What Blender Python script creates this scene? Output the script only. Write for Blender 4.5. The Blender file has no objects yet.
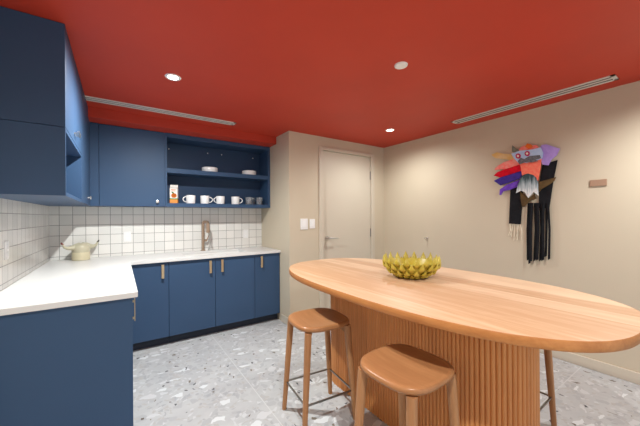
import bpy, bmesh, math, random
from mathutils import Vector, Matrix
random.seed(7)
PI = math.pi
C = bpy.context.scene.collection
SC = bpy.context.scene

# ------------------------------------------------------------------ camera
YAW, ROLL = math.radians(34.5165), math.radians(-0.3548)
cam_data = bpy.data.cameras.new('camera')
cam_data.sensor_width = 36.0
cam_data.lens = 291.93 * 36.0 / 640.0
cam_data.shift_y = 3.33 / 640.0
cam_data.clip_start = 0.05
cam = bpy.data.objects.new('camera', cam_data)
C.objects.link(cam)
F = Vector((math.sin(YAW), math.cos(YAW), 0)); R0 = Vector((math.cos(YAW), -math.sin(YAW), 0)); U0 = Vector((0, 0, 1))
ax = R0 * math.cos(ROLL) + U0 * math.sin(ROLL)
ay = -R0 * math.sin(ROLL) + U0 * math.cos(ROLL)
az = -F
cam.matrix_world = Matrix(((ax.x, ay.x, az.x, 0), (ax.y, ay.y, az.y, 0), (ax.z, ay.z, az.z, 1.34), (0, 0, 0, 1)))
SC.camera = cam

# ------------------------------------------------------------------ light and exposure
SC.view_settings.view_transform = 'Standard'
SC.view_settings.look = 'None'
SC.view_settings.gamma = 1.0
SC.view_settings.use_curve_mapping = False
SC.view_settings.exposure = 0.68
W = bpy.data.worlds.new('world'); SC.world = W; W.use_nodes = True
W.node_tree.nodes['Background'].inputs[0].default_value = (0.84, 0.95, 1.0, 1)
W.node_tree.nodes['Background'].inputs[1].default_value = 0.68
SPOT_W = 210.0
SPOT_COL = (0.97, 1.0, 0.96)
SPOTS = [(0.337, 2.419, 0.60, 178), (2.73, 2.45, 0.17, 165), (0.337, 0.05, 0.40, 165), (2.73, 0.05, 0.30, 160)]   # x, y, share of SPOT_W, beam

# ------------------------------------------------------------------ sizes
H = 2.389; XR = 3.369; YD = 3.152; XK = 1.713; YB = 4.01; XL = -0.593; YN = -2.0
CT = 0.908           # worktop height

# ------------------------------------------------------------------ materials
def lin(c):
    return tuple((x / 255 / 12.92) if x / 255 <= 0.04045 else ((x / 255 + 0.055) / 1.055) ** 2.4 for x in c) + (1,)

def mat(name, rgb=None, rough=0.5, metal=0.0, spec=0.5, trans=0.0, ior=1.45, emit=None, estr=0.0, coat=0.0):
    m = bpy.data.materials.new(name); m.use_nodes = True
    b = m.node_tree.nodes['Principled BSDF']
    if rgb: b.inputs['Base Color'].default_value = lin(rgb)
    b.inputs['Roughness'].default_value = rough; b.inputs['Metallic'].default_value = metal
    b.inputs['Specular IOR Level'].default_value = spec
    b.inputs['Transmission Weight'].default_value = trans; b.inputs['IOR'].default_value = ior
    b.inputs['Coat Weight'].default_value = coat
    if emit:
        b.inputs['Emission Color'].default_value = lin(emit); b.inputs['Emission Strength'].default_value = estr
    return m

class N:
    """small node-graph helper"""
    def __init__(s, m): s.t = m.node_tree; s.b = s.t.nodes['Principled BSDF']
    def n(s, typ, **kw):
        x = s.t.nodes.new(typ)
        for k, v in kw.items(): setattr(x, k, v)
        return x
    def l(s, a, b): s.t.links.new(a, b)
    def co(s, scale=(1, 1, 1), rot=(0, 0, 0), loc=(0, 0, 0), out='Object'):
        c = s.n('ShaderNodeTexCoord'); mp = s.n('ShaderNodeMapping')
        mp.inputs['Scale'].default_value = scale; mp.inputs['Rotation'].default_value = rot; mp.inputs['Location'].default_value = loc
        s.l(c.outputs[out], mp.inputs['Vector']); return mp.outputs[0]
    def noise(s, v, scale, detail=3, rough=0.5, dist=0.0):
        x = s.n('ShaderNodeTexNoise'); s.l(v, x.inputs['Vector'])
        x.inputs['Scale'].default_value = scale; x.inputs['Detail'].default_value = detail
        x.inputs['Roughness'].default_value = rough; x.inputs['Distortion'].default_value = dist
        return x.outputs['Fac']
    def ramp(s, f, stops, interp='LINEAR'):
        x = s.n('ShaderNodeValToRGB'); x.color_ramp.interpolation = interp; s.l(f, x.inputs[0])
        e = x.color_ramp.elements
        while len(e) < len(stops): e.new(0.5)
        for i, (p, c) in enumerate(stops): e[i].position = p; e[i].color = c
        return x.outputs[0]
    def math(s, op, a, b=None):
        x = s.n('ShaderNodeMath', operation=op)
        for i, q in enumerate((a, b)):
            if q is None: continue
            if isinstance(q, (int, float)): x.inputs[i].default_value = q
            else: s.l(q, x.inputs[i])
        return x.outputs[0]
    def mix(s, f, a, b, mode='MIX'):
        x = s.n('ShaderNodeMix', data_type='RGBA', blend_type=mode)
        for i, q in ((0, f), (6, a), (7, b)):
            if isinstance(q, (int, float)): x.inputs[i].default_value = q
            elif isinstance(q, tuple): x.inputs[i].default_value = q
            else: s.l(q, x.inputs[i])
        return x.outputs[2]
    def bump(s, h, strength=0.2, dist=0.002):
        x = s.n('ShaderNodeBump'); x.inputs['Strength'].default_value = strength; x.inputs['Distance'].default_value = dist
        s.l(h, x.inputs['Height']); s.l(x.outputs[0], s.b.inputs['Normal'])

def g(v): return (v, v, v, 1)

def painted(name, rgb, rough, bump=0.05, var=0.06, spec=0.4):
    m = mat(name, rgb, rough, spec=spec); k = N(m); v = k.co()
    c = lin(rgb)
    f = k.noise(v, 1.7, 4)
    lo = tuple(x * (1 - var) for x in c[:3]) + (1,); hi = tuple(min(1, x * (1 + var)) for x in c[:3]) + (1,)
    k.l(k.ramp(f, [(0.3, lo), (0.7, hi)]), k.b.inputs['Base Color'])
    k.bump(k.noise(v, 220, 2), bump, 0.001)
    return m

def wood(name, light, dark, axis, boards=None, rough=0.4, stretch=18.0):
    """grain runs along `axis` (0,1,2); boards=(axis, width) cuts it in planks of slightly different tone"""
    m = mat(name, light, rough, spec=0.4); k = N(m)
    c = k.n('ShaderNodeTexCoord'); sep = k.n('ShaderNodeSeparateXYZ'); k.l(c.outputs['Object'], sep.inputs[0])
    comb = k.n('ShaderNodeCombineXYZ')
    sc = [stretch] * 3; sc[axis] = 1.3
    rnd = None
    if boards:
        idx = k.math('FLOOR', k.math('DIVIDE', sep.outputs[boards[0]], boards[1]))
        wn = k.n('ShaderNodeTexWhiteNoise', noise_dimensions='1D'); k.l(idx, wn.inputs['W']); rnd = wn.outputs['Value']
    for i in range(3):
        o = k.math('MULTIPLY', sep.outputs[i], sc[i])
        if rnd is not None and i == axis: o = k.math('ADD', o, k.math('MULTIPLY', rnd, 37.0))
        k.l(o, comb.inputs[i])
    f1 = k.noise(comb.outputs[0], 1.0, 5, 0.6, 0.6)
    f2 = k.noise(comb.outputs[0], 5.0, 3, 0.6, 0.2)
    f = k.math('ADD', k.math('MULTIPLY', f1, 0.7), k.math('MULTIPLY', f2, 0.3))
    if rnd is not None: f = k.math('ADD', f, k.math('MULTIPLY', k.math('SUBTRACT', rnd, 0.5), 0.45))
    k.l(k.ramp(f, [(0.28, lin(dark)), (0.68, lin(light))]), k.b.inputs['Base Color'])
    k.bump(f2, 0.08, 0.001)
    return m

M = {}
M['red'] = painted('red_ceiling_paint', (192, 62, 42), 0.55, 0.03, 0.05)
M['beige'] = painted('beige_wall_paint', (206, 194, 173), 0.6, 0.05, 0.02)
M['beige_trim'] = painted('beige_trim_paint', (208, 199, 183), 0.4, 0.0, 0.01)
M['blue'] = painted('navy_blue_lacquer', (57, 82, 114), 0.48, 0.02, 0.03, 0.3)
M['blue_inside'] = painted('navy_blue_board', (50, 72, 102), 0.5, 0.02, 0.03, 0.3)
M['toe'] = mat('dark_plinth', (36, 44, 60), 0.6)
M['quartz'] = painted('white_quartz', (224, 224, 223), 0.3, 0.0, 0.01)
M['white'] = mat('white_ceramic', (246, 247, 248), 0.15)
M['porcelain'] = mat('white_sink', (244, 244, 242), 0.2)
M['plastic'] = mat('white_plastic', (240, 240, 240), 0.4)
M['brass'] = mat('brushed_brass', (206, 182, 146), 0.42, 0.8)
M['bronze'] = mat('brushed_bronze', (182, 158, 138), 0.4, 0.65)
M['chrome'] = mat('satin_steel', (214, 212, 208), 0.3, 1.0)
M['steel'] = mat('dark_steel', (150, 148, 145), 0.3, 1.0)
M['hose'] = mat('grey_hose', (190, 188, 186), 0.35, 0.6)
M['vent'] = mat('vent_aluminium', (212, 205, 198), 0.45)
M['slot'] = mat('vent_slot', (112, 104, 102), 0.8)
M['glow'] = mat('lamp_glow', (255, 245, 230), 0.4, emit=(255, 244, 228), estr=14.0)
M['glass'] = mat('clear_glass', (226, 230, 234), 0.08, trans=0.82, ior=1.45)
M['table_top'] = wood('light_oak_boards', (224, 194, 162), (194, 154, 118), 1, (0, 0.145), 0.46)
M['table_edge'] = wood('oak_edge_band', (196, 134, 78), (164, 102, 54), 1, None, 0.4, 16)
M['reed'] = wood('oak_reeds', (224, 154, 94), (194, 126, 72), 2, None, 0.45, 30)
M['stool_seat'] = wood('walnut_seat', (178, 126, 84), (152, 102, 64), 1, None, 0.3, 14)
M['stool_leg'] = wood('walnut_leg', (184, 134, 92), (154, 106, 68), 2, None, 0.4, 30)
M['yellow'] = mat('yellow_green_glaze', (202, 188, 58), 0.35)
M['cream'] = mat('cream_glaze', (192, 186, 162), 0.35)
M['tan'] = mat('tan_band_glaze', (204, 194, 164), 0.4)
M['redtip'] = mat('red_brown_glaze', (130, 70, 66), 0.4)
M['darktip'] = mat('dark_glaze', (70, 66, 62), 0.4)
M['plaque'] = painted('brown_plaque', (166, 134, 112), 0.5, 0.0, 0.05)
M['orange'] = mat('print_orange', (240, 130, 30), 0.5)
M['green'] = mat('print_green', (70, 130, 50), 0.5)
M['carton'] = mat('carton_white', (236, 232, 226), 0.5)
M['print'] = mat('print_pink', (226, 158, 128), 0.5)
M['yolk'] = mat('print_amber', (232, 150, 70), 0.5)

# soft mottle on the yellow bowl glaze
k = N(M['yellow']); k.l(k.ramp(k.noise(k.co(), 14, 3), [(0.3, lin((170, 152, 44))), (0.7, lin((206, 190, 82)))]), k.b.inputs['Base Color'])

# terrazzo slabs
def make_terrazzo():
    m = mat('terrazzo_floor', (206, 204, 200), 0.32, spec=0.4); k = N(m)
    v0 = k.co()
    ns = k.n('ShaderNodeTexNoise'); k.l(v0, ns.inputs['Vector']); ns.inputs['Scale'].default_value = 9; ns.inputs['Detail'].default_value = 3
    off = k.n('ShaderNodeVectorMath', operation='SCALE'); k.l(ns.outputs['Color'], off.inputs[0]); off.inputs['Scale'].default_value = 0.10
    ad = k.n('ShaderNodeVectorMath', operation='ADD'); k.l(v0, ad.inputs[0]); k.l(off.outputs[0], ad.inputs[1])
    v = ad.outputs[0]
    base = k.ramp(k.noise(v0, 5, 6, 0.65), [(0.3, lin((183, 186, 190))), (0.7, lin((197, 200, 202)))])
    def chips(scale, seed, thr, edge, stretch=(1, 1, 1)):
        mp = k.n('ShaderNodeMapping'); k.l(v, mp.inputs[0]); mp.inputs['Location'].default_value = (seed, seed * 1.7, 0); mp.inputs['Scale'].default_value = stretch
        a = k.n('ShaderNodeTexVoronoi', voronoi_dimensions='2D'); a.inputs['Scale'].default_value = scale; k.l(mp.outputs[0], a.inputs['Vector'])
        e = k.n('ShaderNodeTexVoronoi', voronoi_dimensions='2D', feature='DISTANCE_TO_EDGE'); e.inputs['Scale'].default_value = scale; k.l(mp.outputs[0], e.inputs['Vector'])
        sp = k.n('ShaderNodeSeparateColor'); k.l(a.outputs['Color'], sp.inputs[0])
        return k.math('MULTIPLY', k.math('GREATER_THAN', sp.outputs[0], thr), k.math('GREATER_THAN', e.outputs['Distance'], edge)), sp.outputs[1]
    f, r = chips(17, 3.1, 0.45, 0.10)
    base = k.mix(f, base, k.ramp(r, [(0.0, lin((179, 182, 186))), (0.5, lin((187, 190, 193))), (1.0, lin((197, 200, 202)))], 'CONSTANT'))
    f, r = chips(38, 7.7, 0.68, 0.12)
    base = k.mix(f, base, k.ramp(r, [(0.0, lin((183, 183, 183))), (0.4, lin((171, 174, 179))), (0.7, lin((203, 206, 210)))], 'CONSTANT'))
    f, r = chips(11, 11.3, 0.86, 0.16, (1.0, 1.5, 1))
    base = k.mix(f, base, k.ramp(r, [(0.0, lin((219, 224, 228))), (0.5, lin((205, 208, 212)))], 'CONSTANT'))
    f, r = chips(30, 17.9, 0.965, 0.2, (1.4, 0.9, 1))
    base = k.mix(f, base, k.ramp(r, [(0.0, lin((76, 77, 83))), (0.6, lin((126, 120, 110))), (0.8, lin((104, 93, 83)))], 'CONSTANT'))
    # slab joints
    sep = k.n('ShaderNodeSeparateXYZ'); k.l(v0, sep.inputs[0])
    def joint(o, at, pitch):
        q = k.math('PINGPONG', k.math('SUBTRACT', o, at), pitch / 2)
        return k.math('LESS_THAN', k.math('ABSOLUTE', q), 0.003)
    j = k.math('MAXIMUM', joint(sep.outputs[0], 0.855, 2.6), joint(sep.outputs[1], 0.82, 2.6))
    base = k.mix(j, base, lin((207, 210, 212)))
    k.l(base, k.b.inputs['Base Color'])
    return m
M['terrazzo'] = make_terrazzo()

def make_tile(name, horiz):
    m = mat(name, (236, 234, 230), 0.16, spec=0.5); k = N(m)
    c = k.n('ShaderNodeTexCoord'); sep = k.n('ShaderNodeSeparateXYZ'); k.l(c.outputs['Object'], sep.inputs[0])
    cb = k.n('ShaderNodeCombineXYZ'); k.l(sep.outputs[horiz], cb.inputs[0]); k.l(sep.outputs[2], cb.inputs[1])
    mp = k.n('ShaderNodeMapping'); k.l(cb.outputs[0], mp.inputs[0])
    mp.inputs['Location'].default_value = (5 * 0.107 - 0.025 if horiz == 0 else 0.02, -1.155 + 12 * 0.108, 0)
    br = k.n('ShaderNodeTexBrick', offset=0.0, squash=1.0); k.l(mp.outputs[0], br.inputs['Vector'])
    br.inputs['Scale'].default_value = 1.0; br.inputs['Brick Width'].default_value = 0.107; br.inputs['Row Height'].default_value = 0.108
    br.inputs['Mortar Size'].default_value = 0.0022; br.inputs['Mortar Smooth'].default_value = 0.1; br.inputs['Bias'].default_value = 0.0
    br.inputs['Color1'].default_value = lin((238, 236, 232)); br.inputs['Color2'].default_value = lin((226, 225, 222)); br.inputs['Mortar'].default_value = lin((138, 136, 134))
    k.l(br.outputs['Color'], k.b.inputs['Base Color'])
    k.l(k.math('ADD', k.math('MULTIPLY', br.outputs['Fac'], 0.6), 0.16), k.b.inputs['Roughness'])
    h = k.math('SUBTRACT', k.math('MULTIPLY', k.noise(c.outputs['Object'], 16, 2), 0.6), br.outputs['Fac'])
    k.bump(h, 0.35, 0.003)
    return m
M['tile_back'] = make_tile('white_square_tiles_back', 0)
M['tile_left'] = make_tile('white_square_tiles_left', 1)

def cloth(name, a, b, scale=30, rough=0.85):
    m = mat(name, a, rough, spec=0.2); k = N(m)
    k.l(k.ramp(k.noise(k.co(), scale, 4, 0.6), [(0.35, lin(a)), (0.65, lin(b))]), k.b.inputs['Base Color'])
    k.bump(k.noise(k.co(), 300, 2), 0.3, 0.001)
    return m
M['c_black'] = cloth('black_cloth', (22, 23, 27), (34, 35, 40))
M['c_red'] = cloth('red_felt', (226, 16, 44), (190, 10, 36))
M['c_pink'] = cloth('salmon_felt', (255, 118, 112), (246, 164, 152))
M['c_purple'] = cloth('indigo_felt', (76, 58, 158), (58, 44, 124))
M['c_violet'] = cloth('violet_felt', (124, 80, 204), (102, 62, 180))
M['c_lav'] = cloth('lavender_felt', (186, 160, 234), (170, 144, 224))
M['c_beige'] = cloth('ochre_felt', (226, 200, 158), (222, 182, 112), 12)
M['c_blue'] = cloth('pale_blue_felt', (176, 206, 244), (196, 216, 246))
M['c_coral'] = cloth('coral_felt', (255, 112, 96), (255, 146, 120), 40)
M['c_orange'] = cloth('orange_felt', (240, 110, 40), (226, 130, 60))
M['c_grey'] = cloth('grey_marled_felt', (92, 94, 104), (128, 128, 134), 60)
M['c_tail'] = cloth('grey_white_dyed_felt', (74, 92, 98), (210, 214, 214), 22)
k = N(M['c_tail'])   # dip-dyed felt: teal-grey streaks at the root, white tips
cz = k.n('ShaderNodeTexCoord'); sz = k.n('ShaderNodeSeparateXYZ'); k.l(cz.outputs['Generated'], sz.inputs[0])
st_ = k.noise(k.co((1, 90, 9)), 1.0, 3, 0.6)
k.l(k.ramp(k.math('ADD', k.math('MULTIPLY', sz.outputs[2], 0.75), k.math('MULTIPLY', st_, 0.7)), [(0.50, lin((234, 238, 240))), (0.72, lin((168, 184, 192))), (0.98, lin((62, 82, 88)))]), k.b.inputs['Base Color'])
M['c_brown'] = cloth('brown_felt', (104, 84, 54), (84, 66, 44), 20)
M['c_moss'] = cloth('moss_grey_felt', (132, 136, 122), (110, 112, 104))
M['c_mag'] = cloth('magenta_felt', (200, 40, 100), (180, 30, 90))
M['c_cream'] = cloth('cream_yarn', (250, 242, 226), (240, 230, 212))

# ------------------------------------------------------------------ mesh helpers
def box(bm, x0, x1, y0, y1, z0, z1, bev=0.0):
    vs = [bm.verts.new(p) for p in ((x0, y0, z0), (x1, y0, z0), (x1, y1, z0), (x0, y1, z0), (x0, y0, z1), (x1, y0, z1), (x1, y1, z1), (x0, y1, z1))]
    fs = [bm.faces.new([vs[i] for i in q]) for q in ((3, 2, 1, 0), (4, 5, 6, 7), (0, 1, 5, 4), (1, 2, 6, 5), (2, 3, 7, 6), (3, 0, 4, 7))]
    if bev:
        es = list({e for f in fs for e in f.edges})
        bmesh.ops.bevel(bm, geom=es, offset=bev, segments=2, affect='EDGES', profile=0.5)

def tube(bm, pts, rad, seg=12, cap=True, sq=2.0):
    """sweep along pts; rad a number or a list; sq>2 gives a rounded-square section"""
    pts = [Vector(p) for p in pts]; n = len(pts)
    rads = rad if isinstance(rad, (list, tuple)) else [rad] * n
    rings = []; prev = None
    for i, p in enumerate(pts):
        d = (pts[min(i + 1, n - 1)] - pts[max(i - 1, 0)]).normalized()
        if prev is None:
            a = Vector((1, 0, 0)) if abs(d.x) < 0.9 else Vector((0, 1, 0))
            u = (a - d * a.dot(d)).normalized()
        else:
            u = (prev - d * prev.dot(d)).normalized()
        prev = u; w = d.cross(u)
        ring = []
        for j in range(seg):
            t = 2 * PI * j / seg; c, s = math.cos(t), math.sin(t)
            if sq != 2.0:
                kf = (abs(c) ** sq + abs(s) ** sq) ** (-1 / sq); c *= kf; s *= kf
            ring.append(bm.verts.new(p + (u * c + w * s) * rads[i]))
        rings.append(ring)
    for a, b in zip(rings, rings[1:]):
        for j in range(seg): bm.faces.new((a[j], a[(j + 1) % seg], b[(j + 1) % seg], b[j]))
    if cap:
        bm.faces.new(rings[0][::-1]); bm.faces.new(rings[-1])

def lathe(bm, prof, seg=32, cx=0, cy=0, closed=False):
    rings = []
    for r, z in prof:
        if r < 1e-6: rings.append([bm.verts.new((cx, cy, z))])
        else: rings.append([bm.verts.new((cx + r * math.cos(2 * PI * j / seg), cy + r * math.sin(2 * PI * j / seg), z)) for j in range(seg)])
    pairs = list(zip(rings, rings[1:]))
    if closed: pairs.append((rings[-1], rings[0]))
    for a, b in pairs:
        for j in range(seg):
            q = [a[j % len(a)], a[(j + 1) % len(a)], b[(j + 1) % len(b)], b[j % len(b)]]
            q = list(dict.fromkeys(q))
            if len(q) > 2:
                try: bm.faces.new(q)
                except ValueError: pass

def loops(bm, rings, cap0=True, cap1=True):
    vr = [[bm.verts.new(p) for p in r] for r in rings]; n = len(vr[0])
    for a, b in zip(vr, vr[1:]):
        for j in range(n): bm.faces.new((a[j], a[(j + 1) % n], b[(j + 1) % n], b[j]))
    if cap0: bm.faces.new(vr[0][::-1])
    if cap1: bm.faces.new(vr[-1])

def sup(a, b, n, N_=72):
    out = []
    for i in range(N_):
        t = 2 * PI * i / N_; c, s = math.cos(t), math.sin(t)
        out.append((a * math.copysign(abs(c) ** (2 / n), c), b * math.copysign(abs(s) ** (2 / n), s)))
    return out

def obj(name, bm, m, parent=None, smooth=False, angle=40, loc=None):
    bmesh.ops.recalc_face_normals(bm, faces=bm.faces)
    me = bpy.data.meshes.new(name); bm.to_mesh(me); bm.free()
    me.materials.append(m)
    if smooth:
        for p in me.polygons: p.use_smooth = True
        me.set_sharp_from_angle(angle=math.radians(angle))
    o = bpy.data.objects.new(name, me); C.objects.link(o)
    if loc is not None: o.location = loc
    if parent is not None: o.parent = parent
    return o

def BM(fn=None, *a, **k):
    bm = bmesh.new()
    if fn: fn(bm, *a, **k)
    return bm

def thing(name, label, cat, loc=(0, 0, 0), rz=0, group=None):
    o = bpy.data.objects.new(name, None); C.objects.link(o)
    o.empty_display_size = 0.05
    o.location = loc; o.rotation_euler = (0, 0, rz); o['label'] = label; o['category'] = cat
    if group: o['group'] = group
    return o

def tag(o, label, cat, group=None):
    o['label'] = label; o['category'] = cat
    if group: o['group'] = group
    return o

def struct(name, bm, m, parent=None, label=None, smooth=False):
    o = obj(name, bm, m, parent, smooth)
    o['kind'] = 'structure'
    if label: o['label'] = label
    return o

def dup(root, loc, rz, label=None, group=None):
    r = root.copy(); C.objects.link(r); r.location = loc; r.rotation_euler = (0, 0, rz)
    if label: r['label'] = label
    if group: r['group'] = group
    for ch in list(root.children):
        c = ch.copy(); C.objects.link(c); c.parent = r
        for gch in ch.children:
            d = gch.copy(); C.objects.link(d); d.parent = c
    return r

def boxes(*bs, bev=0.0):
    bm = bmesh.new()
    for b in bs: box(bm, *b, bev=bev)
    return bm

# ------------------------------------------------------------------ the room
T = 0.12
struct('floor', BM(box, XL - T, XR + T, YN, YB + T, -0.1, 0), M['terrazzo'], label='pale grey terrazzo floor')
struct('ceiling', BM(box, XL - T, XR + T, YN, YB + T, H, H + 0.1), M['red'], label='brick red painted ceiling')
struct('wall_left', BM(box, XL - T, XL, YN, YB + T, 0, H), M['beige'])
struct('wall_back', BM(box, XL, XK, YB, YB + T, 0, H), M['beige'])
struct('wall_side', BM(box, XK, XK + T, YD + T, YB + T, 0, H), M['beige'])
struct('wall_right', BM(box, XR, XR + T, YN, YB + T, 0, H), M['beige'])
# door wall with its opening
DX0, DX1, DZ = 2.205, 3.095, 2.222
struct('wall_door', boxes((XK, DX0, YD, YD + T, 0, H), (DX1, XR, YD, YD + T, 0, H), (DX0, DX1, YD, YD + T, DZ, H)), M['beige'])
struct('trim_1', BM(box, XL, XK, 3.498, YB, 2.296, H), M['red'], label='red painted soffit above the wall cabinets')
struct('trim_2', BM(box, XL + 0.008, XK, YB - 0.009, YB, CT, 1.46), M['tile_back'], label='white square tile backsplash on the back wall')
struct('trim_3', BM(box, XL, XL + 0.008, 1.6, YB, CT, 1.46), M['tile_left'], label='white square tile backsplash on the left wall')
# baseboards
def base(name, *b): struct(name, BM(box, *b, bev=0.004), M['beige_trim'])
base('baseboard_right', XR - 0.014, XR, YN, YD, 0, 0.092)
base('baseboard_door_wall', XK, DX0 - 0.062, YD - 0.014, YD, 0, 0.092)
base('baseboard_side', XK - 0.014, XK, YD - 0.014, 3.36, 0, 0.092)

# door
door = struct('door_1', BM(box, DX0 + 0.0105, DX1 - 0.0105, YD + 0.012, YD + 0.057, 0.008, DZ - 0.0105, bev=0.0015), M['beige_trim'], label='beige flush door with lever handle')
fr = struct('door_frame', boxes((DX0 - 0.055, DX0 + 0.008, YD - 0.018, YD + 0.1, 0, DZ + 0.035), (DX1 - 0.008, DX1 + 0.055, YD - 0.018, YD + 0.1, 0, DZ + 0.035), (DX0 + 0.008, DX1 - 0.008, YD - 0.018, YD + 0.1, DZ - 0.008, DZ + 0.035), bev=0.003), M['beige_trim'], door)
bm = bmesh.new()
tube(bm, [(2.285, YD + 0.012, 1.052), (2.285, YD + 0.0, 1.052)], 0.027, 24)
tube(bm, [(2.285, YD + 0.002, 1.052), (2.285, YD - 0.045, 1.052), (2.30, YD - 0.052, 1.051), (2.43, YD - 0.052, 1.045)], [0.011, 0.011, 0.010, 0.008], 12)
h = struct('door_handle', bm, M['chrome'], door, smooth=True)
struct('door_edge_plate', BM(box, 2.216, 2.222, YD + 0.0105, YD + 0.014, 0.99, 1.11), M['steel'], door)
for z in (1.94, 1.095, 0.25):
    bm = bmesh.new(); tube(bm, [(3.086, YD + 0.004, z - 0.06), (3.086, YD + 0.004, z + 0.06)], 0.008, 10)
    struct('door_hinge', bm, M['steel'], door, smooth=True)

# ------------------------------------------------------------------ ceiling fittings
def downlight(x, y, label):
    t = thing('downlight', label, 'ceiling light', (x, y, H), 0, 'recessed downlights')
    bm = bmesh.new(); lathe(bm, [(0.036, -0.001), (0.036, -0.004), (0.052, -0.006), (0.056, -0.001)], 32, closed=True)
    obj('trim_ring', bm, M['plastic'], t, True)
    bm = bmesh.new(); lathe(bm, [(0, -0.003), (0.0355, -0.003), (0.0355, -0.0005), (0, -0.0005)], 32)
    obj('lamp_disc', bm, M['glow'], t, True)
    return t
lab = ['glowing recessed ceiling downlight above the kitchen worktops on the left', 'glowing recessed ceiling downlight in front of the beige door']
for i, (x, y, pw, beam) in enumerate(SPOTS):
    if i < 2: downlight(x, y, lab[i])
    L = bpy.data.lights.new('downlight_beam', 'SPOT'); L.energy = SPOT_W * pw; L.color = SPOT_COL
    L.spot_size = math.radians(beam); L.spot_blend = 0.8; L.shadow_soft_size = 0.025
    o = bpy.data.objects.new('downlight_beam', L); C.objects.link(o); o.location = (x, y, H - 0.012)

bm = bmesh.new(); lathe(bm, [(0, -0.012), (0.036, -0.012), (0.043, -0.009), (0.046, 0), (0, 0)], 32)
tag(obj('sprinkler_cover', bm, M['plastic'], None, True, loc=(1.62, 1.35, H)), 'small round white cover disc on the red ceiling above the table', 'ceiling cover')

def slot_vent(x0, x1, y0, y1, along, label):
    cx, cy = (x0 + x1) / 2, (y0 + y1) / 2
    t = thing('linear_vent', label, 'air vent', (cx, cy, H))
    hx, hy = (x1 - x0) / 2, (y1 - y0) / 2
    obj('backing', BM(box, -hx + .004, hx - .004, -hy + .004, hy - .004, -0.002, -0.0003), M['slot'], t)
    fw = 0.026
    bm = boxes((-hx, hx, -hy, -hy + fw, -0.005, -0.0002), (-hx, hx, hy - fw, hy, -0.005, -0.0002), (-hx, -hx + fw, -hy, hy, -0.005, -0.0002), (hx - fw, hx, -hy, hy, -0.005, -0.0002))
    obj('frame', bm, M['vent'], t)
    for q in (0,):
        o = 0.0
        b = (o - 0.012, o + 0.012)
        bm = BM(box, b[0], b[1], -hy + fw, hy - fw, -0.0045, -0.002) if along == 'y' else BM(box, -hx + fw, hx - fw, b[0], b[1], -0.0045, -0.002)
        obj('slat', bm, M['vent'], t)
slot_vent(3.055, 3.19, 0.545, 1.86, 'y', 'long slotted linear air vent in the ceiling beside the right wall')
slot_vent(-0.30, 1.082, 3.20, 3.315, 'x', 'long slotted linear air vent in the ceiling above the blue wall cabinets')

# ------------------------------------------------------------------ wall fittings
def switch(x0, x1, z0, z1, label):
    t = thing('light_switch', label, 'light switch', ((x0 + x1) / 2, YD, (z0 + z1) / 2))
    w, hh = (x1 - x0) / 2, (z1 - z0) / 2
    obj('plate', BM(box, -w, w, -0.008, 0, -hh, hh, bev=0.002), M['plastic'], t)
    obj('rocker', BM(box, -w * .5, w * .5, -0.013, -0.008, -hh * .6, hh * .6, bev=0.001), M['white'], t)
switch(1.868, 1.975, 1.175, 1.312, 'wider white switch plate on the beige wall near the cabinets')
switch(2.005, 2.085, 1.185, 1.305, 'narrower white switch plate next to the door frame')

def outlet(loc, rz, label):
    t = thing('power_outlet', label, 'outlet', loc, rz)
    obj('plate', BM(box, -0.036, 0.036, -0.006, 0, -0.058, 0.058, bev=0.002), M['plastic'], t)
    for z in (-0.024, 0.024):
        obj('socket', BM(box, -0.016, 0.016, -0.009, -0.006, z - 0.016, z + 0.016, bev=0.001), M['white'], t)
outlet((0.075, YB - 0.009, 1.12), 0, 'white power outlet on the back tiles left of the faucet')
outlet((1.475, YB - 0.009, 1.10), 0, 'white power outlet on the back tiles right of the faucet')
outlet((XL + 0.008, 2.62, 1.14), PI / 2, 'white power outlet on the left tiled wall')

tag(obj('wall_plaque', BM(box, XR - 0.012, XR, 0.651, 0.757, 1.583, 1.638, bev=0.002), M['plaque']), 'small brown rectangular plaque on the right wall beside the hanging', 'plaque')
t = thing('coat_hook', 'small steel coat hook on the right wall behind the yellow bowl', 'hook', (XR, 2.39, 1.035))
obj('plate', BM(box, -0.008, 0, -0.016, 0.016, -0.022, 0.022, bev=0.003), M['chrome'], t)
bm = bmesh.new(); tube(bm, [(-0.006, 0, 0.01), (-0.03, 0, 0.0), (-0.045, 0, 0.002), (-0.052, 0, 0.015)], [0.008, 0.008, 0.008, 0.01], 10)
obj('hook_arm', bm, M['chrome'], t, True)

# ------------------------------------------------------------------ base cabinets
YF = 3.41; DT = 0.02; G = 0.002
def pull_y(bm, x, z0, z1, y):       # vertical bar handle on a face that looks towards -Y
    box(bm, x - 0.0125, x + 0.0125, y - 0.030, y - 0.023, z0, z1, bev=0.001)
    for z in (z0 + 0.018, z1 - 0.018): box(bm, x - 0.006, x + 0.006, y - 0.025, y, z - 0.006, z + 0.006)

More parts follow.
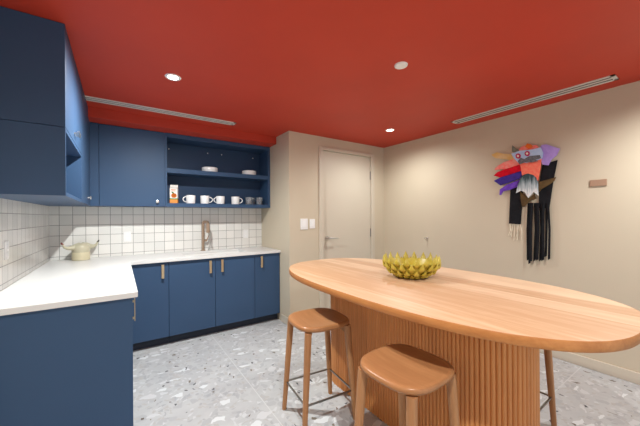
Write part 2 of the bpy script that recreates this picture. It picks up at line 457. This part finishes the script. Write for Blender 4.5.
def base_cab(x0, x1, doors, label):
    """doors: list of (x0, x1, handle x)"""
    t = thing('base_cabinet', label, 'kitchen cabinet', ((x0 + x1) / 2, YF, 0)); cx = (x0 + x1) / 2
    p = lambda a: a - cx
    e = G / 2
    # open-topped carcase: sides, bottom, back
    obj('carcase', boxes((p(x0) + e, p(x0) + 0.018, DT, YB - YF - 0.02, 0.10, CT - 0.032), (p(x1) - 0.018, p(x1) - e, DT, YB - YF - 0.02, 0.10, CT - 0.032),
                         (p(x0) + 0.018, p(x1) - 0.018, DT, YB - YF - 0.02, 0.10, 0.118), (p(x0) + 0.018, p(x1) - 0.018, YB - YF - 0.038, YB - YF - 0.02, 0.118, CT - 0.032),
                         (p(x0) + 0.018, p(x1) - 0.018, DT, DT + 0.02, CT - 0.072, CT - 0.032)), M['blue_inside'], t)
    obj('toe_kick', BM(box, p(x0) + e, p(x1) - e, 0.075, 0.09, 0, 0.10), M['toe'], t)
    for a, b, hx in doors:
        d = obj('door', BM(box, p(a) + G, p(b) - G, 0, DT - 0.001, 0.095, CT - 0.036, bev=0.0015), M['blue'], t)
        bm = bmesh.new(); pull_y(bm, p(hx), 0.712, 0.852, 0); obj('handle', bm, M['brass'], d)
    return t
base_cab(0.085, 0.424, [(0.085, 0.424, 0.366)], 'navy base cabinet with one door in the inner corner beside the left worktop')
base_cab(0.424, 1.369, [(0.424, 0.897, 0.839), (0.897, 1.369, 0.969)], 'navy double door base cabinet under the sink')
base_cab(1.369, XK - 0.003, [(1.369, XK - 0.006, 1.451)], 'narrow navy base cabinet at the right end by the beige wall')

# the left run ending in a big side panel
XF = 0.062
t = thing('base_cabinet', 'navy base cabinet run along the left wall with a plain end panel', 'kitchen cabinet', (XL, 2.05, 0))
lx = XF - XL
obj('end_panel', BM(box, 0.002, lx, -0.02, 0, 0, CT - 0.032, bev=0.001), M['blue'], t)
obj('carcase', boxes((0.002, lx - 0.022, 0.001, 0.018, 0.1, CT - 0.032), (0.002, lx - 0.022, 1.928, 1.938, 0.1, CT - 0.032), (0.002, lx - 0.022, 0.018, 1.928, 0.1, 0.118), (0.002, 0.018, 0.018, 1.928, 0.118, CT - 0.032)), M['blue_inside'], t)
obj('toe_kick', BM(box, lx - 0.11, lx - 0.095, 0.001, 1.36, 0, 0.1), M['toe'], t)
for k_, (a, b, hy) in enumerate(((0.003, 0.45, 0.045), (0.45, 0.90, 0.86), (0.90, 1.355, 0.94))):
    d = obj('door', BM(box, lx - 0.02, lx, a + G, b - G, 0.095, CT - 0.036, bev=0.0015), M['blue'], t)
    bm = bmesh.new(); box(bm, lx + 0.010, lx + 0.015, hy - 0.009, hy + 0.009, 0.715, 0.852, bev=0.001)
    for z in (0.733, 0.834): box(bm, lx, lx + 0.011, hy - 0.006, hy + 0.006, z - 0.006, z + 0.006)
    obj('handle', bm, M['brass'], d)

# ------------------------------------------------------------------ worktop with the sink cut-out
SX0, SX1, SY0, SY1 = 0.61, 1.33, 3.52, 3.90
ZB = CT - 0.031
XCF, YCF, YPE = 0.087, 3.383, 2.0
X0, XE = XL + 0.009, XK - 0.002
bm = bmesh.new()
# one worktop cut as a grid so that there are no inner walls
xs = [X0, XCF, SX0, SX1, XE]; ys = [YPE, YCF, SY0, SY1, YB - 0.010]
cells = {(i, j) for i in range(4) for j in range(4)}
cells = {(i, j) for (i, j) in cells if not (j == 0 and i > 0) and not (i == 2 and j == 2)}
vc = {}
def V(i, j, z):
    if (i, j, z) not in vc: vc[(i, j, z)] = bm.verts.new((xs[i], ys[j], z))
    return vc[(i, j, z)]
for (i, j) in cells:
    bm.faces.new((V(i, j, CT), V(i + 1, j, CT), V(i + 1, j + 1, CT), V(i, j + 1, CT)))
    bm.faces.new((V(i, j + 1, ZB), V(i + 1, j + 1, ZB), V(i + 1, j, ZB), V(i, j, ZB)))
    for (di, dj, a, b) in ((0, -1, (i, j), (i + 1, j)), (1, 0, (i + 1, j), (i + 1, j + 1)), (0, 1, (i + 1, j + 1), (i, j + 1)), (-1, 0, (i, j + 1), (i, j))):
        if (i + di, j + dj) not in cells:
            bm.faces.new((V(*a, ZB), V(*b, ZB), V(*b, CT), V(*a, CT)))
bmesh.ops.recalc_face_normals(bm, faces=bm.faces)
es = [e for e in bm.edges if len(e.link_faces) == 2 and e.calc_face_angle(0) > 1.0]
bmesh.ops.bevel(bm, geom=es, offset=0.002, segments=2, affect='EDGES')
tag(obj('countertop', bm, M['quartz']), 'white L-shaped quartz worktop running along both kitchen walls', 'countertop')

# sink basin
t = thing('kitchen_sink', 'white undermount sink set in the worktop below the faucet', 'sink', ((SX0 + SX1) / 2, (SY0 + SY1) / 2, CT))
hx, hy = (SX1 - SX0) / 2 + 0.004, (SY1 - SY0) / 2 + 0.004
def rr(a, b, r, z):
    out = []
    for (sx, sy, t0) in ((1, 1, 0), (-1, 1, PI / 2), (-1, -1, PI), (1, -1, 1.5 * PI)):
        for q in range(7):
            an = t0 + q * PI / 12; out.append((sx * (a - r) + r * math.cos(an), sy * (b - r) + r * math.sin(an), z))
    return out
bm = bmesh.new()
loops(bm, [rr(hx + .02, hy + .02, .03, -0.0315), rr(hx, hy, .03, -0.0315), rr(hx - .006, hy - .006, .03, -0.15), rr(hx - .03, hy - .03, .04, -0.20), rr(.04, .04, .039, -0.206)], False, True)
bs = obj('basin', bm, M['porcelain'], t, True)
bm = bmesh.new(); lathe(bm, [(0, -0.2035), (0.038, -0.2035), (0.042, -0.2055)], 24); obj('drain', bm, M['chrome'], t, True)

# faucet
t = thing('kitchen_faucet', 'brushed bronze pull-down faucet standing behind the sink', 'faucet', (0.885, 3.945, CT), math.radians(15))
bm = bmesh.new(); lathe(bm, [(0, 0), (0.03, 0), (0.03, 0.006), (0.026, 0.01), (0, 0.01)], 24); obj('base_plate', bm, M['bronze'], t, True)
bm = bmesh.new(); tube(bm, [(0, 0, 0.008), (0, 0, 0.34), (0, -0.005, 0.357), (0, -0.018, 0.368), (0, -0.04, 0.372), (0, -0.10, 0.372), (0, -0.118, 0.368), (0, -0.128, 0.355)], 0.017, 16)
obj('spout', bm, M['bronze'], t, True, 60)
bm = bmesh.new(); tube(bm, [(0, -0.128, 0.357), (0, -0.128, 0.30), (0, -0.128, 0.25), (0, -0.128, 0.235)], [0.019, 0.021, 0.023, 0.02], 16); obj('spray_head', bm, M['bronze'], t, True)
bm = bmesh.new(); tube(bm, [(0, 0, 0.13), (0.05, -0.01, 0.13)], 0.015, 14); tube(bm, [(0.046, -0.01, 0.13), (0.056, -0.018, 0.16), (0.066, -0.03, 0.205)], [0.008, 0.006, 0.005], 10)
obj('lever', bm, M['bronze'], t, True)
bm = bmesh.new(); tube(bm, [(0, -0.128, 0.24), (0.02, -0.125, 0.20), (0.045, -0.11, 0.13), (0.055, -0.07, 0.06), (0.058, -0.035, 0.001)], 0.009, 10)
obj('hose', bm, M['hose'], t, True)

# ------------------------------------------------------------------ wall cabinets, left run
XU = -0.237; YU0 = 2.074; ZB_U = 1.46; ZS = 1.83
def knob(bm, x, y, z, d):      # d: direction (1,0) or (0,-1)
    p = Vector((x, y, z)); v = Vector((d[0], d[1], 0))
    tube(bm, [p, p + v * 0.014, p + v * 0.016, p + v * 0.026, p + v * 0.028], [0.007, 0.007, 0.015, 0.016, 0.010], 16)

t = thing('wall_cabinet', 'navy two-door wall cabinet above the open niche at the front left', 'kitchen cabinet', (XL, YU0, ZS))
w = XU - XL
obj('end_panel', BM(box, 0.002, w, 0, 0.018, 0.001, H - ZS - 0.003), M['blue'], t)
obj('carcase', BM(box, 0.002, w - 0.021, 0.018, 0.836, 0.001, H - ZS - 0.003), M['blue'], t)
for a, b, ky in ((0.019, 0.417, 0.385), (0.419, 0.835, 0.452)):
    d = obj('door', BM(box, w - 0.02, w, a, b, 0.002, H - ZS - 0.004, bev=0.0012), M['blue'], t)
    bm = bmesh.new(); knob(bm, w, ky, 0.06, (1, 0)); obj('knob', bm, M['chrome'], d, True)

t = thing('niche_shelf', 'navy open niche box under the front left wall cabinet', 'shelf', (XL, YU0, ZB_U))
hN = ZS - ZB_U - 0.002
obj('carcase', boxes((0.010, w, 0, 0.02, 0, hN), (0.010, w, 0.818, 0.836, 0, hN), (0.010, w, 0.02, 0.818, 0, 0.02), (0.010, w, 0.02, 0.818, hN - 0.02, hN), (0.010, 0.025, 0.02, 0.818, 0.02, hN - 0.02)), M['blue'], t)

t = thing('wall_cabinet', 'tall navy single-door wall cabinet on the left wall next to the corner', 'kitchen cabinet', (XL, 2.912, ZB_U))
obj('carcase', BM(box, 0.010, w - 0.021, 0, 0.583, 0, H - ZB_U - 0.003), M['blue'], t)
d = obj('door', BM(box, w - 0.02, w, 0.002, 0.581, 0.002, H - ZB_U - 0.004, bev=0.0012), M['blue'], t)
bm = bmesh.new(); knob(bm, w, 0.50, 0.065, (1, 0)); obj('knob', bm, M['chrome'], d, True)

YU = 3.694; ZT = 2.294
t = thing('wall_cabinet', 'blind navy corner wall cabinet between the left and back runs', 'kitchen cabinet', (XL, 3.499, ZB_U))
obj('carcase', boxes((0.010, w, 0, YB - 3.499 - 0.011, 0, ZT - ZB_U), (w, -0.168 - XL, YU - 3.499, YB - 3.499 - 0.011, 0, ZT - ZB_U)), M['blue'], t)

# back run: door cabinet
hU = ZT - ZB_U
t = thing('wall_cabinet', 'navy single-door wall cabinet on the back wall left of the open shelves', 'kitchen cabinet', (-0.166, YU, ZB_U))
obj('carcase', BM(box, 0.001, 0.592, 0.021, YB - YU - 0.011, 0, hU), M['blue'], t)
d = obj('door', BM(box, 0.001, 0.592, 0, 0.02, 0.002, hU - 0.002, bev=0.0012), M['blue'], t)
bm = bmesh.new(); knob(bm, 0.515, 0, 0.052, (0, -1)); obj('knob', bm, M['chrome'], d, True)

# back run: open shelf unit
t = thing('open_shelf_unit', 'navy open wall shelf unit holding mugs and dishes', 'shelf', (0.428, YU, ZB_U))
wS = XK - 0.002 - 0.428; dS = YB - YU - 0.011
obj('carcase', boxes((0, 0.02, 0, dS, 0, hU), (wS - 0.03, wS, 0, dS, 0, hU), (0.02, wS - 0.03, 0, dS, 0, 0.042), (0.02, wS - 0.03, 0, dS, hU - 0.045, hU)), M['blue'], t)
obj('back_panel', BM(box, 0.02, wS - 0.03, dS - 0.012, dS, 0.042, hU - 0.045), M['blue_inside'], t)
obj('shelf', BM(box, 0.021, wS - 0.031, 0.004, dS - 0.013, 0.388, 0.438), M['blue'], t)
for x in (0.075, 0.53, 0.71, 1.15):
    bm = bmesh.new(); tube(bm, [(x, dS - 0.013, 0.715), (x, dS - 0.024, 0.715)], 0.006, 8); obj('screw_cap', bm, M['plastic'], t, True)
SZ = ZB_U + 0.0425; SZ2 = ZB_U + 0.4385

# ------------------------------------------------------------------ things on the shelves
t = thing('juice_carton', 'white juice carton printed with an orange standing on the lower shelf', 'carton', (0.530, 3.775, SZ), math.radians(-16))
bm = bmesh.new()
a, z1, z2 = 0.040, 0.168, 0.196
P = [(-a, -a, 0), (a, -a, 0), (a, a, 0), (-a, a, 0), (-a, -a, z1), (a, -a, z1), (a, a, z1), (-a, a, z1), (-a, -0.003, z2), (a, -0.003, z2), (a, 0.003, z2), (-a, 0.003, z2)]
v = [bm.verts.new(p) for p in P]
for q in ((3, 2, 1, 0), (0, 1, 5, 4), (1, 2, 6, 5), (2, 3, 7, 6), (3, 0, 4, 7), (4, 5, 9, 8), (6, 7, 11, 10), (8, 9, 10, 11), (5, 6, 10, 9), (7, 4, 8, 11)): bm.faces.new([v[i] for i in q])
box(bm, -a, a, -0.0025, 0.0025, z2 - 0.001, z2 + 0.018)
obj('body', bm, M['carton'], t)
bm = bmesh.new()
vs = [bm.verts.new((0.004 + 0.029 * math.cos(q * PI / 12), -a - 0.0006, 0.088 + 0.026 * math.sin(q * PI / 12))) for q in range(24)]
f = bm.faces.new(vs); bmesh.ops.solidify(bm, geom=[f], thickness=-0.0006); obj('orange_print', bm, M['orange'], t)
bm = bmesh.new()
vs = [bm.verts.new((x, -a - 0.0014, z)) for x, z in ((-0.022, 0.134), (-0.006, 0.129), (0.008, 0.112), (-0.01, 0.113), (-0.02, 0.122))]
f = bm.faces.new(vs); bmesh.ops.solidify(bm, geom=[f], thickness=-0.0006); obj('leaf_print', bm, M['green'], t)
obj('green_band', BM(box, -a - .0005, a + .0005, -a - .0008, a + .0005, 0.044, 0.056), M['green'], t)
obj('amber_band', BM(box, -a - .0005, a + .0005, -a - .0008, a + .0005, 0.0005, 0.044), M['yolk'], t)
obj('title_print', boxes((-0.024, 0.026, -a - .0008, -a, 0.152, 0.161), (-0.02, 0.022, -a - .0008, -a, 0.139, 0.146)), M['print'], t)

def make_mug(label):
    t = thing('mug', label, 'mug', (0, 0, 0), 0, 'mugs on the lower shelf')
    bm = bmesh.new(); lathe(bm, [(0, 0), (0.042, 0), (0.049, 0.004), (0.050, 0.02), (0.053, 0.099), (0.0515, 0.101), (0.049, 0.098), (0.046, 0.012), (0, 0.009)], 32)
    obj('body', bm, M['white'], t, True)
    bm = bmesh.new(); pts = []
    for q in range(13):
        an = -PI / 2 + PI * q / 12; pts.append((0.049 + 0.040 * math.cos(an), 0, 0.052 + 0.032 * math.sin(an)))
    tube(bm, pts, 0.006, 10); obj('handle', bm, M['white'], t, True)
    return t
mug = make_mug('white mug with its handle pointing left, nearest the juice carton')
mug.location = (0.715, 3.80, SZ); mug.rotation_euler = (0, 0, PI * 1.05)
dup(mug, (0.878, 3.80, SZ), math.radians(-10), 'white mug second from the juice carton, handle touching the next mug')
dup(mug, (1.068, 3.80, SZ), PI * 1.08, 'white mug third from the juice carton, handle pointing left')
dup(mug, (1.262, 3.80, SZ), math.radians(-12), 'white mug with its handle pointing right, nearest the drinking glasses')

bm = bmesh.new(); lathe(bm, [(0, 0), (0.038, 0), (0.042, 0.004), (0.047, 0.10), (0.0452, 0.10), (0.040, 0.014), (0, 0.012)], 32)
gl = tag(obj('drinking_glass', bm, M['glass'], None, True, loc=(1.44, 3.785, SZ)), 'clear drinking glass closest to the white mugs', 'glass', 'drinking glasses on the lower shelf')
for x, y, l_ in ((1.515, 3.875, 'clear drinking glass in the middle, set back behind the other two'), (1.59, 3.785, 'clear drinking glass at the right end of the lower shelf')):
    o = gl.copy(); C.objects.link(o); o.location = (x, y, SZ); o['label'] = l_

bm = bmesh.new(); lathe(bm, [(0, 0), (0.080, 0), (0.092, 0.006), (0.095, 0.02), (0.095, 0.058), (0.093, 0.061), (0.090, 0.058), (0.088, 0.012), (0, 0.008)], 40)
dish = tag(obj('serving_dish', bm, M['white'], None, True, loc=(0.945, 3.825, SZ2)), 'white round straight-sided dish left of centre on the upper shelf', 'dish', 'dishes on the upper shelf')
o = dish.copy(); C.objects.link(o); o.location = (1.462, 3.825, SZ2); o['label'] = 'white round straight-sided dish at the right on the upper shelf'

# ------------------------------------------------------------------ horned pot on the worktop
t = thing('horned_pot', 'cream ceramic pot with two curving horns on the worktop corner', 'pot', (-0.325, 3.86, CT + 0.0005), math.radians(34))
bm = bmesh.new(); lathe(bm, [(0, 0), (0.070, 0), (0.075, 0.004), (0.075, 0.076), (0.073, 0.080), (0, 0.080)], 40); obj('base_band', bm, M['tan'], t, True)
bm = bmesh.new()
lathe(bm, [(0.072, 0.079), (0.074, 0.09), (0.076, 0.115), (0.074, 0.138), (0.064, 0.155), (0.045, 0.166), (0.02, 0.172), (0, 0.173)], 40)
obj('body', bm, M['cream'], t, True)
def horn(s, tipm, lift, big):
    bm = bmesh.new()
    pts = [(s * 0.01, 0, 0.150), (s * 0.050, 0, 0.138), (s * 0.085, 0, 0.128), (s * 0.118, 0, 0.130), (s * 0.145, 0, 0.142), (s * 0.160, 0, 0.150 + lift)]
    tube(bm, pts, [0.03, 0.034 * big, 0.027 * big, 0.019 * big, 0.012, 0.008], 14); hh = obj('horn', bm, M['cream'], t, True, 80)
    bm = bmesh.new(); p = Vector(pts[-1]); tube(bm, [p - Vector((s * .004, 0, .004)), p + Vector((s * 0.008, 0, 0.010)), p + Vector((s * 0.012, 0, 0.02))], [0.0088, 0.008, 0.003], 12)
    obj('tip', bm, tipm, hh, True, 80)
horn(1, M['darktip'], 0.022, 1.1); horn(-1, M['redtip'], 0.022, 0.85)

# ------------------------------------------------------------------ table
TX, TY = 1.631, 1.308; TH = 0.91; TT = 0.04
t = thing('island_table', 'large rounded light oak table on a fluted pedestal base', 'table', (TX, TY, 0))
bm = bmesh.new()
O = sup(0.595, 1.095, 2.69, 160)
def ring(off, z): return [(x * (1 - off / 0.595), y * (1 - off / 1.095), z) for x, y in O]
loops(bm, [ring(0.0032, TH - TT), ring(0.0032, TH - 0.001), ring(0.006, TH)])
tp = obj('tabletop', bm, M['table_top'], t, True, 30)
tp.rotation_euler = (0, 0, math.radians(0.57))
bm = bmesh.new()
prof = [ring(0.003, TH - TT - 0.0005), ring(0.0, TH - TT + 0.004), ring(0, TH - 0.005), ring(0.003, TH - 0.0006)]
vr = [[bm.verts.new(p) for p in r_] for r_ in prof]
for a_, b_ in zip(vr, vr[1:] + vr[:1]):
    for q in range(len(O)): bm.faces.new((a_[q], a_[(q + 1) % len(O)], b_[(q + 1) % len(O)], b_[q]))
eb = obj('edge_band', bm, M['table_edge'], tp, True, 50); eb['label'] = 'darker oak edge band'
# fluted pedestal: stadium outline of half-round reeds
RB, LB = 0.213, 0.522
per = 4 * LB + 2 * PI * RB; nre = int(round(per / 0.0225)); pitch = per / nre
def stad(s):
    s %= per
    if s < 2 * LB: return Vector((RB, -LB + s)), Vector((1, 0))
    s -= 2 * LB
    if s < PI * RB: a_ = s / RB; return Vector((RB * math.cos(a_), LB + RB * math.sin(a_))), Vector((math.cos(a_), math.sin(a_)))
    s -= PI * RB
    if s < 2 * LB: return Vector((-RB, LB - s)), Vector((-1, 0))
    s -= 2 * LB
    a_ = PI + s / RB; return Vector((RB * math.cos(a_), -LB + RB * math.sin(a_))), Vector((math.cos(a_), math.sin(a_)))
out = []
for i in range(nre):
    for q in range(7):
        u_ = q / 7; p, n_ = stad((i + u_) * pitch)
        b_ = math.sqrt(max(0, 1 - (2 * u_ - 1) ** 2)) * 0.0108
        out.append(p + n_ * b_)
bm = bmesh.new(); loops(bm, [[(p.x, p.y, z) for p in out] for z in (0.001, TH - TT - 0.001)])
obj('fluted_pedestal', bm, M['reed'], t, True, 60)

# ------------------------------------------------------------------ yellow bowl built of petals
t = thing('petal_bowl', 'yellow-green bowl made of pointed ceramic petals on the table', 'bowl', (1.695, 1.335, TH + 0.0008))
bm = bmesh.new()
lathe(bm, [(0, 0), (0.062, 0), (0.092, 0.010), (0.130, 0.036), (0.158, 0.070), (0.174, 0.108), (0.168, 0.109), (0.150, 0.072), (0.122, 0.042), (0.088, 0.019), (0, 0.012)], 48)
obj('shell', bm, M['yellow'], t, True, 60)
def petal(bm, base_, up_, outn, L, wd, th):
    """pointed drop-shaped petal: starts round at base_, ends in a tip"""
    side = up_.cross(outn).normalized()
    prof = [(0.0, 0.35), (0.12, 0.8), (0.28, 1.0), (0.46, 0.86), (0.66, 0.54), (0.85, 0.24), (1.0, 0.03)]
    rings = []
    for s_, w_ in prof:
        c_ = base_ + up_ * (L * s_) + outn * (th * 0.9 * math.sin(PI * min(1, s_ * 1.1)) + 0.012 * s_ * s_)
        rings.append([c_ + side * (wd * w_ * math.cos(2 * PI * j / 8)) + outn * (th * w_ * math.sin(2 * PI * j / 8)) for j in range(8)])
    loops(bm, rings)
rows = [(0.088, 0.018, 58, 0.048, 0.0), (0.127, 0.033, 44, 0.062, 0.5), (0.158, 0.060, 26, 0.070, 0.0), (0.170, 0.090, 4, 0.070, 0.5)]
bm = bmesh.new()
NP = 18
for r_, z_, tilt, L_, off_ in rows:
    for i in range(NP):
        an = 2 * PI * (i + off_) / NP + random.uniform(-.02, .02)
        rad = Vector((math.cos(an), math.sin(an), 0)); tl = math.radians(tilt)
        up_ = (Vector((0, 0, 1)) * math.cos(tl) + rad * math.sin(tl)).normalized()
        on = (rad * math.cos(tl) - Vector((0, 0, 1)) * math.sin(tl)).normalized()
        petal(bm, rad * r_ + Vector((0, 0, z_)), up_, on, L_ * random.uniform(.94, 1.05), 0.0212, 0.0125)
obj('petals', bm, M['yellow'], t, True, 70)

# ------------------------------------------------------------------ stools
def make_stool(label):
    t = thing('counter_stool', label, 'stool', (0, 0, 0), 0, 'wooden stools around the table')
    bm = bmesh.new()
    A, B, ZS_ = 0.188, 0.185, 0.657
    def rg(f, z, dip=0.0):
        o_ = []
        for x, y in sup(A, B, 3.1, 64):
            x, y = x * f, y * f
            o_.append((x, y, z + 0.4 * dip * (y / B) ** 2))
        return o_
    loops(bm, [rg(0.72, ZS_ - 0.036), rg(0.90, ZS_ - 0.034, 0.002), rg(0.965, ZS_ - 0.029, 0.004), rg(0.995, ZS_ - 0.021, 0.007), rg(1.0, ZS_ - 0.016, 0.009), rg(0.99, ZS_ - 0.007, 0.010), rg(0.96, ZS_ - 0.001, 0.010), rg(0.88, ZS_ - 0.001, 0.009), rg(0.7, ZS_ - 0.005, 0.008), rg(0.45, ZS_ - 0.008, 0.008), rg(0.2, ZS_ - 0.009, 0.008)])
    obj('seat', bm, M['stool_seat'], t, True, 50)
    tops = {}
    for sx in (-1, 1):
        for sy in (-1, 1):
            p0 = Vector((sx * 0.143, sy * 0.136, ZS_ - 0.034)); p1 = Vector((sx * 0.186, sy * 0.163, 0.0))
            bm = bmesh.new()
            tube(bm, [p0, p0.lerp(p1, 0.35), p0.lerp(p1, 0.7), p1], [0.0205, 0.019, 0.0165, 0.014], 16, sq=3.2)
            for v_ in bm.verts:
                if v_.co.z < 0.01: v_.co.z = 0.0
            obj('leg', bm, M['stool_leg'], t, True, 50)
            tops[(sx, sy)] = p0.lerp(p1, 0.69)
    for sx, sy in ((-1, -1), (1, -1), (1, 1), (-1, 1)):
        bm = bmesh.new()
        pc = [(sx * 0.135, sy * 0.128, ZS_ - 0.034), (sx * 0.085, sy * 0.080, ZS_ - 0.034), (sx * 0.138, sy * 0.131, ZS_ - 0.085)]
        n_ = Vector((-sy, sx, 0)).normalized() * 0.009
        loops(bm, [[Vector(p_) - n_ for p_ in pc], [Vector(p_) + n_ for p_ in pc]])
        obj('corner_brace', bm, M['stool_leg'], t)
    bm = bmesh.new()
    q = [tops[k_] for k_ in ((-1, -1), (1, -1), (1, 1), (-1, 1))]
    q = [Vector((v_.x * 1.0, v_.y * 1.0, v_.z)) for v_ in q]
    for i in range(4): tube(bm, [q[i], q[(i + 1) % 4]], 0.0055, 8, sq=4)
    obj('footrest', bm, M['steel'], t, True)
    return t
st = make_stool('brown wooden counter stool at the far left end of the table')
st.location = (1.108, 1.640, 0); st.rotation_euler = (0, 0, math.radians(-6))
dup(st, (1.092, 0.892, 0), math.radians(2), 'brown wooden counter stool in the foreground, seat half under the table')
dup(st, (2.064, 0.842, 0), math.radians(2), 'brown wooden stool on the far side of the table, one leg showing past the pedestal')

# ------------------------------------------------------------------ textile wall hanging
HX = XR - 0.035
t = thing('wall_hanging', 'colourful felt wall hanging of a winged creature with black fringe', 'wall hanging', (XR, 1.25, 1.5))
O_ = Vector((XR, 1.25, 1.5))
def wallpt(px, py):
    """pattern-sheet coordinates of the textile -> position on the wall (Y, Z) in metres"""
    return (1.6198 - 1.7176e-3 * px + 1.069e-5 * py + 5.818e-7 * px * px,
            2.1897 - 3.338e-4 * px - 1.8041e-3 * py + 2.4e-8 * px * px + 6.652e-7 * px * py)
def felt(name, pts, m, depth, th=0.006, parent=None, curl=0.0, label=None, sub=0):
    bm = bmesh.new()
    base_pt = [wallpt(*p) for p in pts]
    x = -depth
    vs = [bm.verts.new((x, yy - O_.y, zz - O_.z)) for yy, zz in base_pt]
    f = bm.faces.new(vs)
    r_ = bmesh.ops.extrude_face_region(bm, geom=[f])
    for v_ in [q for q in r_['geom'] if isinstance(q, bmesh.types.BMVert)]: v_.co.x -= th
    bmesh.ops.recalc_face_normals(bm, faces=bm.faces)
    bmesh.ops.bevel(bm, geom=[e for e in bm.edges if abs(e.verts[0].co.x - e.verts[1].co.x) < 1e-6 and e.verts[0].co.x < x - th / 2], offset=0.0022, segments=2, affect='EDGES')
    if curl:
        cy = sum(v_.co.y for v_ in bm.verts) / len(bm.verts)
        for v_ in bm.verts: v_.co.x -= curl * abs(v_.co.y - cy)
    o = obj(name, bm, m, parent or t)
    if label: o['label'] = label
    return o
felt('scarf', [(150, 285), (228, 285), (213, 526), (140, 521)], M['c_black'], 0.010, label='short black cloth panel')
felt('panel', [(345, 160), (438, 131), (412, 262), (388, 426), (322, 426), (325, 270)], M['c_black'], 0.012, label='long black cloth panel')
felt('tail_leaf', [(325, 268), (370, 255), (432, 237), (420, 262), (390, 285), (345, 310), (318, 345)], M['c_brown'], 0.026, label='brown leaf flap')
felt('tail_leaf', [(212, 325), (265, 365), (300, 340), (312, 370), (270, 385), (240, 418), (224, 420), (216, 372)], M['c_brown'], 0.026)
felt('wing', [(35, 100), (70, 85), (110, 95), (165, 97), (208, 125), (190, 150), (130, 130), (60, 122)], M['c_beige'], 0.020, label='ochre felt wing strip')
felt('wing', [(55, 188), (78, 168), (112, 148), (172, 128), (222, 140), (215, 172), (130, 188), (60, 194)], M['c_pink'], 0.026, label='salmon felt wing strip')
felt('wing', [(52, 228), (80, 205), (140, 185), (212, 162), (222, 200), (160, 220), (90, 240)], M['c_red'], 0.033, label='red felt wing strip')
felt('wing', [(52, 260), (100, 236), (150, 218), (222, 193), (226, 242), (150, 270), (92, 288)], M['c_purple'], 0.027, label='indigo felt wing strip')
felt('wing', [(85, 346), (88, 312), (130, 284), (212, 252), (212, 290), (150, 315), (108, 324), (96, 346)], M['c_violet'], 0.021, label='violet felt wing strip')
felt('ear', [(330, 60), (345, 42), (372, 38), (455, 63), (436, 104), (402, 132), (386, 166), (348, 162), (335, 120)], M['c_lav'], 0.028, label='lavender felt ear')
felt('ear', [(163, 84), (165, 45), (195, 68), (222, 84), (200, 96)], M['c_moss'], 0.030, label='grey felt ear')
felt('hair', [(200, 82), (215, 58), (245, 46), (312, 44), (332, 62), (300, 80), (250, 86)], M['c_pink'], 0.028, label='salmon felt tuft')
felt('hair', [(243, 54), (258, 34), (282, 40), (292, 56), (266, 68)], M['c_orange'], 0.036, label='orange felt tuft')
torso = felt('torso', [(212, 140), (345, 126), (338, 190), (325, 258), (290, 262), (226, 226)], M['c_coral'], 0.036, label='coral felt torso')
felt('tail_fan', [(222, 240), (240, 224), (264, 217), (296, 226), (314, 242), (326, 275), (328, 352), (300, 328), (266, 366), (246, 330), (222, 322), (192, 336), (204, 285)], M['c_tail'], 0.044, label='grey and white dyed tail fan')
head = felt('head', [(163, 97), (215, 79), (280, 73), (342, 58), (357, 92), (352, 122), (336, 132), (260, 152), (206, 152), (180, 126)], M['c_blue'], 0.044, label='pale blue felt head')
felt('moustache', [(205, 142), (222, 122), (245, 130), (275, 112), (338, 106), (346, 124), (312, 134), (330, 142), (290, 150), (250, 150), (215, 162)], M['c_grey'], 0.051, parent=t, label='grey marled felt moustache')
def disc(px, py, r_): return [(px + r_ * math.cos(q * PI / 6), py + r_ * math.sin(q * PI / 6)) for q in range(12)]
for ex, ey in ((207, 112), (262, 97)):
    e = felt('eye', disc(ex, ey, 16), M['c_mag'], 0.051, parent=t, label='magenta and white eye')
    felt('pupil', disc(ex, ey, 7), M['c_cream'], 0.0575, 0.004, parent=e)
# black fringe
for i in range(11):
    f_ = i / 10
    x0 = 262 + f_ * 120; x1 = 258 + f_ * 126 + random.uniform(-5, 5); w_ = random.uniform(6.0, 8.5)
    yb = 752 + random.uniform(-16, 16) - 30 * f_
    mid = (x0 + x1) / 2 + random.uniform(-6, 6)
    felt('fringe', [(x0 - w_, 395), (x0 + w_, 395), (mid + w_, 560), (x1 + w_, yb), (x1 - w_, yb + 8), (mid - w_, 560)], M['c_black'], 0.014 + 0.009 * (i % 3), 0.005)
for i in range(8):
    x0 = 143 + i * 9.4; x1 = x0 + random.uniform(-24, 14); yb = 610 + random.uniform(-25, 20)
    felt('yarn_fringe', [(x0 - 1.6, 520), (x0 + 1.6, 520), ((x0 + x1) / 2 + 6, 565), (x1 + 1.4, yb), (x1 - 1.4, yb), ((x0 + x1) / 2 + 2.5, 565)], M['c_cream'], 0.008 + .004 * (i % 2), 0.0045, label='cream yarn strand' )
